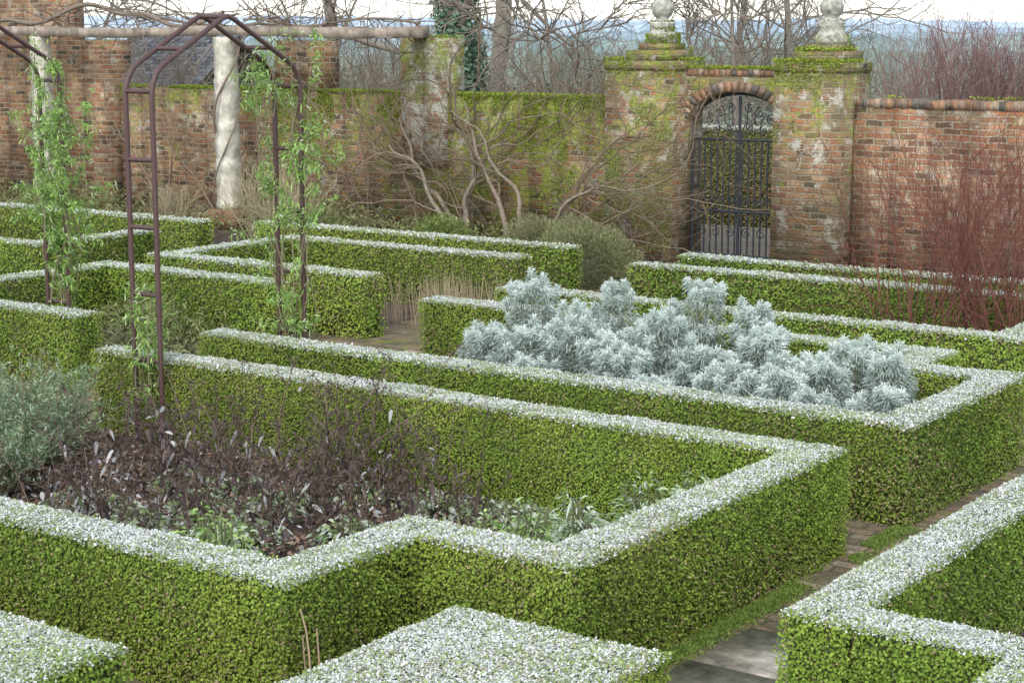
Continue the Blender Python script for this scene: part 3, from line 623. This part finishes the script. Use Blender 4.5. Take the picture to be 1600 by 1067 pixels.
for (bx,by,label,tg,nq) in[(-14.1,18.95,"old leafless fig trained over mossy brick wall",[(-.45,1),(.05,1),(-1.2,.8),(-.15,1)],32),(-13.3,18.9,"spreading bare wall shrub with thin twisted stems",[(.1,1),(1.1,.8),(-.5,1),(.4,1)],26)]:
    e=empty("wall_tree",(bx,by,0));thing(e,label,"tree","bare climbers trained on the wall")
    n=len(tg);S=np.tile([bx,by,0],(n,1))+rng.normal(0,.14,(n,3))*np.array([1,.4,0]);D=np.array([(a,0,z) for a,z in tg],float)
    P=grow(S,D,rng.uniform(1.6,2.3,n),16,.26,.06,flat=.5)
    b=B();tubes(b,P,np.linspace(.042,.012,16)[None],8,(.23,.19,.145))
    b.obj("trunk",TRUNK,e,smooth=True,org=(bx,by,0))
    S,D,_,_=spawn(P,nq,.5,.1);D[:,0]*=2.5;D[:,2]=D[:,2]*.55;Q=grow(S,D,rng.uniform(.9,3.2,nq),16,.25,.0,flat=.5);Q[:,:,1]=np.clip(Q[:,:,1],18.7,19.33);Q[:,:,2]=np.maximum(Q[:,:,2],.05)
    b=B();tubes(b,Q,np.linspace(.012,.0045,16)[None],6,lerp((.13,.10,.07),(.24,.19,.135),rng.random(nq)))
    m=nq*5;S,D,_,_=spawn(Q,m,.7,.1);Q2=grow(S,D,rng.uniform(.3,1.2,m),9,.24,.03,flat=.6);Q2[:,:,1]=np.clip(Q2[:,:,1],18.6,19.36);tubes(b,Q2,np.linspace(.006,.003,9)[None],4,lerp((.12,.09,.06),(.23,.175,.12),rng.random(m)))
    m=nq*9;S,D,_,_=spawn(Q2,m,.6,.2);Q3=grow(S,D,rng.uniform(.15,.45,m),5,.2,.05);Q3[:,:,1]=np.minimum(Q3[:,:,1],19.36);tubes(b,Q3,.0025,3,lerp((.12,.09,.06),(.23,.17,.11),rng.random(m)))
    b.obj("branches",BARK,e,smooth=True,org=(bx,by,1))
e=empty("wall_climber",(-16.8,19.1,0));thing(e,"thin bare climber spread across brick wall","climbing plant")
b=B();S=np.array([(-16.9,19.2,0),(-16.0,19.2,0),(-18.9,19.2,0),(-20,19.2,0),(-15.2,19.2,0),(-17.5,19.2,0)]*3,float);D=np.stack([rng.uniform(-1.4,1.4,18),np.zeros(18),rng.uniform(.5,1.2,18)],1)
P=grow(S,D,rng.uniform(1.8,3.4,18),16,.2,-.01,flat=.3);P[:,:,1]=np.clip(P[:,:,1],19.,19.36);P[:,:,2]=np.clip(P[:,:,2],.02,2.1);tubes(b,P,np.linspace(.015,.005,16)[None],6,(.22,.17,.12));S,D,_,_=spawn(P,170,.7);Q=grow(S,D,rng.uniform(.4,1.3,170),9,.22,.01,flat=.3);Q[:,:,1]=np.clip(Q[:,:,1],18.9,19.36);tubes(b,Q,np.linspace(.006,.003,9)[None],4,(.2,.155,.105))
b.obj("branches",BARK,e,smooth=True,org=(-16.8,19.1,0))
# ------------------------------------------------------------------ trees beyond
def tree(x,y,h,r0,label,lean=(0,0),col=(.22,.19,.155),ivy=0,low=.12,nl=(14,80,320,900)):
    e=empty("tree",(x,y,0));thing(e,label,"tree","bare winter trees beyond the wall")
    P=grow(np.array([[x,y,0.]]),np.array([[lean[0],lean[1],1.]]),h*.8,14,.05,.02)
    b=B();tubes(b,P,np.linspace(r0,r0*.3,14)[None],10,col)
    S,D,_,t=spawn(P,nl[0],.75,low);L=h*.42*(1.15-t*.6);Q=grow(S,D,L,10,.16,.02);tubes(b,Q,np.linspace(r0*.32,r0*.08,10)[None],6,col)
    if ivy:
        n=ivy;t=rng.random(n)*.7;a=rng.uniform(0,6.3,n);k=(t*13).astype(int);C=P[0][k]+(P[0][k+1]-P[0][k])*rng.random((n,1));rr=r0*(1.1+.5*rng.random(n)+.2*np.sin(a*3+t*20))
        LP=C+np.stack([rr*np.cos(a),rr*np.sin(a),0*a],1);leaves(b,LP,ru(n)+np.array([0,0,-.7]),nrm(LP-C)+ru(n)*.4,rng.uniform(.05,.10,n),rng.uniform(.05,.09,n),lerp((.06,.12,.08),(.22,.34,.22),rng.random(n)),1)
    b.obj("trunk",[TRUNK,FOL],e,smooth=not ivy,org=(x,y,0))
    b=B();S,D,_,_=spawn(Q,nl[1],.6,.15);Q2=grow(S,D,h*.2*rng.uniform(.5,1.2,nl[1]),8,.16,-.005);tubes(b,Q2,np.linspace(max(r0*.09,.014),.012,8)[None],4,col)
    S,D,_,_=spawn(Q2,nl[2],.6,.15);Q3=grow(S,D,h*.1*rng.uniform(.5,1.2,nl[2]),6,.16,-.01);tubes(b,Q3,np.linspace(.012,.006,6)[None],3,tuple(np.array(col)*1.1))
    S,D,_,_=spawn(Q3,nl[3],.6,.1);Q4=grow(S,D,h*.045*rng.uniform(.5,1.3,nl[3]),4,.16,0);tubes(b,Q4,.005,3,tuple(np.array(col)*1.2))
    b.obj("crown",BARK,e,org=(x,y,h*.5))
tree(-18.0,24.0,11,.24,"tall tree trunk thickly clad in ivy",(0.02,0),ivy=11000,nl=(8,30,100,200))
tree(-19.3,26.6,12,.2,"bare leaning tree beyond mossy wall",(.12,0),(.28,.25,.2),nl=(6,30,100,200))
tree(-14.4,26.6,8,.06,"small bare tree behind brick gateway",(.1,0),low=.03,nl=(18,100,400,1000))
tree(-16.3,32.6,10,.08,"bare tree in field beyond gateway",low=.03,nl=(18,100,400,1000))
tree(-15.5,23.3,5.5,.05,"slender bare tree just behind wall",low=.05)
tree(-12.9,23.9,5,.05,"slender bare tree beside gateway",low=.05)
tree(-29.7,25.5,9,.18,"bare tree behind tall brick wall",low=.08)
tree(-23.7,27.3,8,.15,"bare tree seen above garden wall",low=.05)
for (x,y,h,r) in[(-20.6,24.5,3.2,1.6),(-16.5,24.8,3.0,1.4),(-14.7,22.7,2.6,1.1),(-22.5,22.3,2.8,1.4),(-25.5,24,3.2,1.5),(-12.6,28,3.1,1.4),(-18.8,22.6,2.7,1.2),(-21.5,27,3.2,1.6),(-15.9,27.5,3.1,1.5),(-13.9,29.5,3.2,1.5)]:
    twiggy(x,y,h,r,34,(.17,.145,.115),(.29,.25,.19),"tangled leafless bush beyond the wall","bare_bush",4,.009,"tangled bushes beyond the wall","bush",lev3=2,wig=.16)
for (x,y,h,r) in[(-19.5,25.6,2.7,1.2),(-17.0,26,2.4,.8),(-25,26,2.3,2.),(-22.3,25.5,2.2,1.3)]:
    mound(x,y,h,r,15000,(.09,.12,.08),(.25,.29,.18),"evergreen ivy thicket beyond wall","evergreen_bush")
e=empty("outbuilding",(-26.2,25.5,0));thing(e,"small outbuilding with grey tiled roof","building")
b=B();box(b,-27.6,-24.9,24.6,27,0,1.75);b.obj("wall",BRICKR,e,uv=True,org=(-26.2,25.5,0))
b=B()
for i in range(14):
    t0,t1=i/14,(i+1)/14
    y0,y1=24.4+1.4*t0,24.4+1.4*t1;z0,z1=1.76+.95*t0,1.76+.95*t1
    x=-27.8
    while x<-24.8:
        c=np.array((.11,.12,.135))*rng.uniform(.6,1.5)
        b.add([(x,y0,z0+.03),(x+.19,y0,z0+.03),(x+.19,y1,z1+.01),(x,y1,z1+.01),(x,y0,z0),(x+.19,y0,z0),(x+.19,y1,z1-.02),(x,y1,z1-.02)],[(0,1,2,3),(4,7,6,5),(0,4,5,1),(1,5,6,2),(3,7,4,0)],c);x+=.2
b.add([(-27.8,25.8,2.69),(-24.8,25.8,2.69),(-24.8,27.2,1.76),(-27.8,27.2,1.76)],[(0,1,2,3)],(.12,.12,.13))
b.obj("roof",STONE,e,org=(-26.2,25.5,1.76))
# ------------------------------------------------------------------ distance
c_,s_=math.cos(math.radians(35.3)),math.sin(math.radians(35.3))
def belt(F0,F1,hmin,hmax,c0,c1,n,sz,label,seed):
    b=B();F=rng.uniform(F0,F1,n);k=rng.uniform(-.5,.5,n)
    X=F*(c_*k-s_);Y=F*(s_*k+c_)
    Pk=np.stack([k*60,k*0,k*0],1);hh=hmin+(hmax-hmin)*np.clip(.5+.5*nz(Pk,.5,seed)+.25*nz(Pk*4,.7,seed+1),0,1.2)
    z=hh*rng.random(n)**.7
    P=np.stack([X,Y,z],1);t=np.clip(z/hmax*.6+rng.normal(.2,.2,n),0,1)
    leaves(b,P,ru(n)*.8+np.array([0,0,.6]),ru(n),rng.uniform(.5,1.2,n)*sz,rng.uniform(.3,.7,n)*sz,lerp(c0,c1,t))
    o=b.obj("distant_woodland",FOL,org=(-s_*F0,c_*F0,0));thing(o,label,"woodland",kind="stuff")
belt(48,58,.6,1.7,(.15,.17,.13),(.24,.26,.19),26000,.2,"dull green field hedgerow beyond the garden",50)
def ridge(F,h0,amp,fine,col,name,label,seed,depth=.06):  # distance haze is painted into col, paler and bluer per farther ridge
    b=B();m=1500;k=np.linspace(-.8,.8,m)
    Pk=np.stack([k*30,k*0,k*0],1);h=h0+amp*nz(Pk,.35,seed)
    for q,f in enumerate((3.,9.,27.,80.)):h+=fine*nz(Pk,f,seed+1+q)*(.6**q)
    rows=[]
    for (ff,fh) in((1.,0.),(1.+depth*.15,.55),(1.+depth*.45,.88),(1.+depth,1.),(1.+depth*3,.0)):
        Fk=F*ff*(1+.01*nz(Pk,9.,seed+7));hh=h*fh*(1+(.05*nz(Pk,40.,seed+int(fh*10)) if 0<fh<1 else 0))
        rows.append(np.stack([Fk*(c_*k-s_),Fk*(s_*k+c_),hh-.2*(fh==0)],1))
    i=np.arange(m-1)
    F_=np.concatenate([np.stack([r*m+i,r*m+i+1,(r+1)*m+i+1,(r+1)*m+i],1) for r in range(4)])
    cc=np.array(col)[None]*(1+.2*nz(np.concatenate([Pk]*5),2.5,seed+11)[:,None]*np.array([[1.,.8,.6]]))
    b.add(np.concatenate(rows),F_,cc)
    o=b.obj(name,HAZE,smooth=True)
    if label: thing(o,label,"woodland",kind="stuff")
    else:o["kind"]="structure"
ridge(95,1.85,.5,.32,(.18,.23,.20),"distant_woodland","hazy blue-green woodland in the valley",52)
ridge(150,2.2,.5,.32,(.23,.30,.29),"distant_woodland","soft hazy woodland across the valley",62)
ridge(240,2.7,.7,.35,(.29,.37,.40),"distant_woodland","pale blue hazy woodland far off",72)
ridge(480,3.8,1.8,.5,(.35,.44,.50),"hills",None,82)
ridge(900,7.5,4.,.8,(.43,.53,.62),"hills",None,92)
# ------------------------------------------------------------------ light & camera
w=bpy.data.worlds.new("World");SC.world=w;w.use_nodes=True;nt=w.node_tree;bg=nt.nodes["Background"]
sky=nt.nodes.new("ShaderNodeTexSky");sky.sky_type='NISHITA';sky.sun_disc=False
el=math.radians(45);sdir=np.array([.35,-1.0]);sdir/=np.linalg.norm(sdir)
sky.sun_elevation=el;sky.sun_rotation=math.atan2(sdir[0],sdir[1]);sky.air_density=1.0;sky.dust_density=1.;sky.ozone_density=1.
hs=nt.nodes.new("ShaderNodeHueSaturation");hs.inputs["Saturation"].default_value=.42;hs.inputs["Value"].default_value=2.4
nt.links.new(sky.outputs[0],hs.inputs["Color"]);nt.links.new(hs.outputs[0],bg.inputs[0]);bg.inputs[1].default_value=.15
L=bpy.data.lights.new("sun",'SUN');L.energy=1.5;L.angle=math.radians(25);L.color=(1,.94,.84)
lo=bpy.data.objects.new("sun",L);COL.objects.link(lo)
from mathutils import Vector
lo.rotation_euler=Vector((-sdir[0]*math.cos(el),-sdir[1]*math.cos(el),-math.sin(el))).to_track_quat('-Z','Y').to_euler()
cam=bpy.data.cameras.new("camera");cam.lens=63;cam.sensor_width=36;cam.clip_end=4000;cam.clip_start=.05
co=bpy.data.objects.new("camera",cam);COL.objects.link(co);co.location=(0,0,2.8);co.rotation_euler=(math.radians(90-9.79),0,math.radians(35.3))
SC.camera=co
SC.view_settings.view_transform='Standard';SC.view_settings.look='None';SC.view_settings.exposure=0
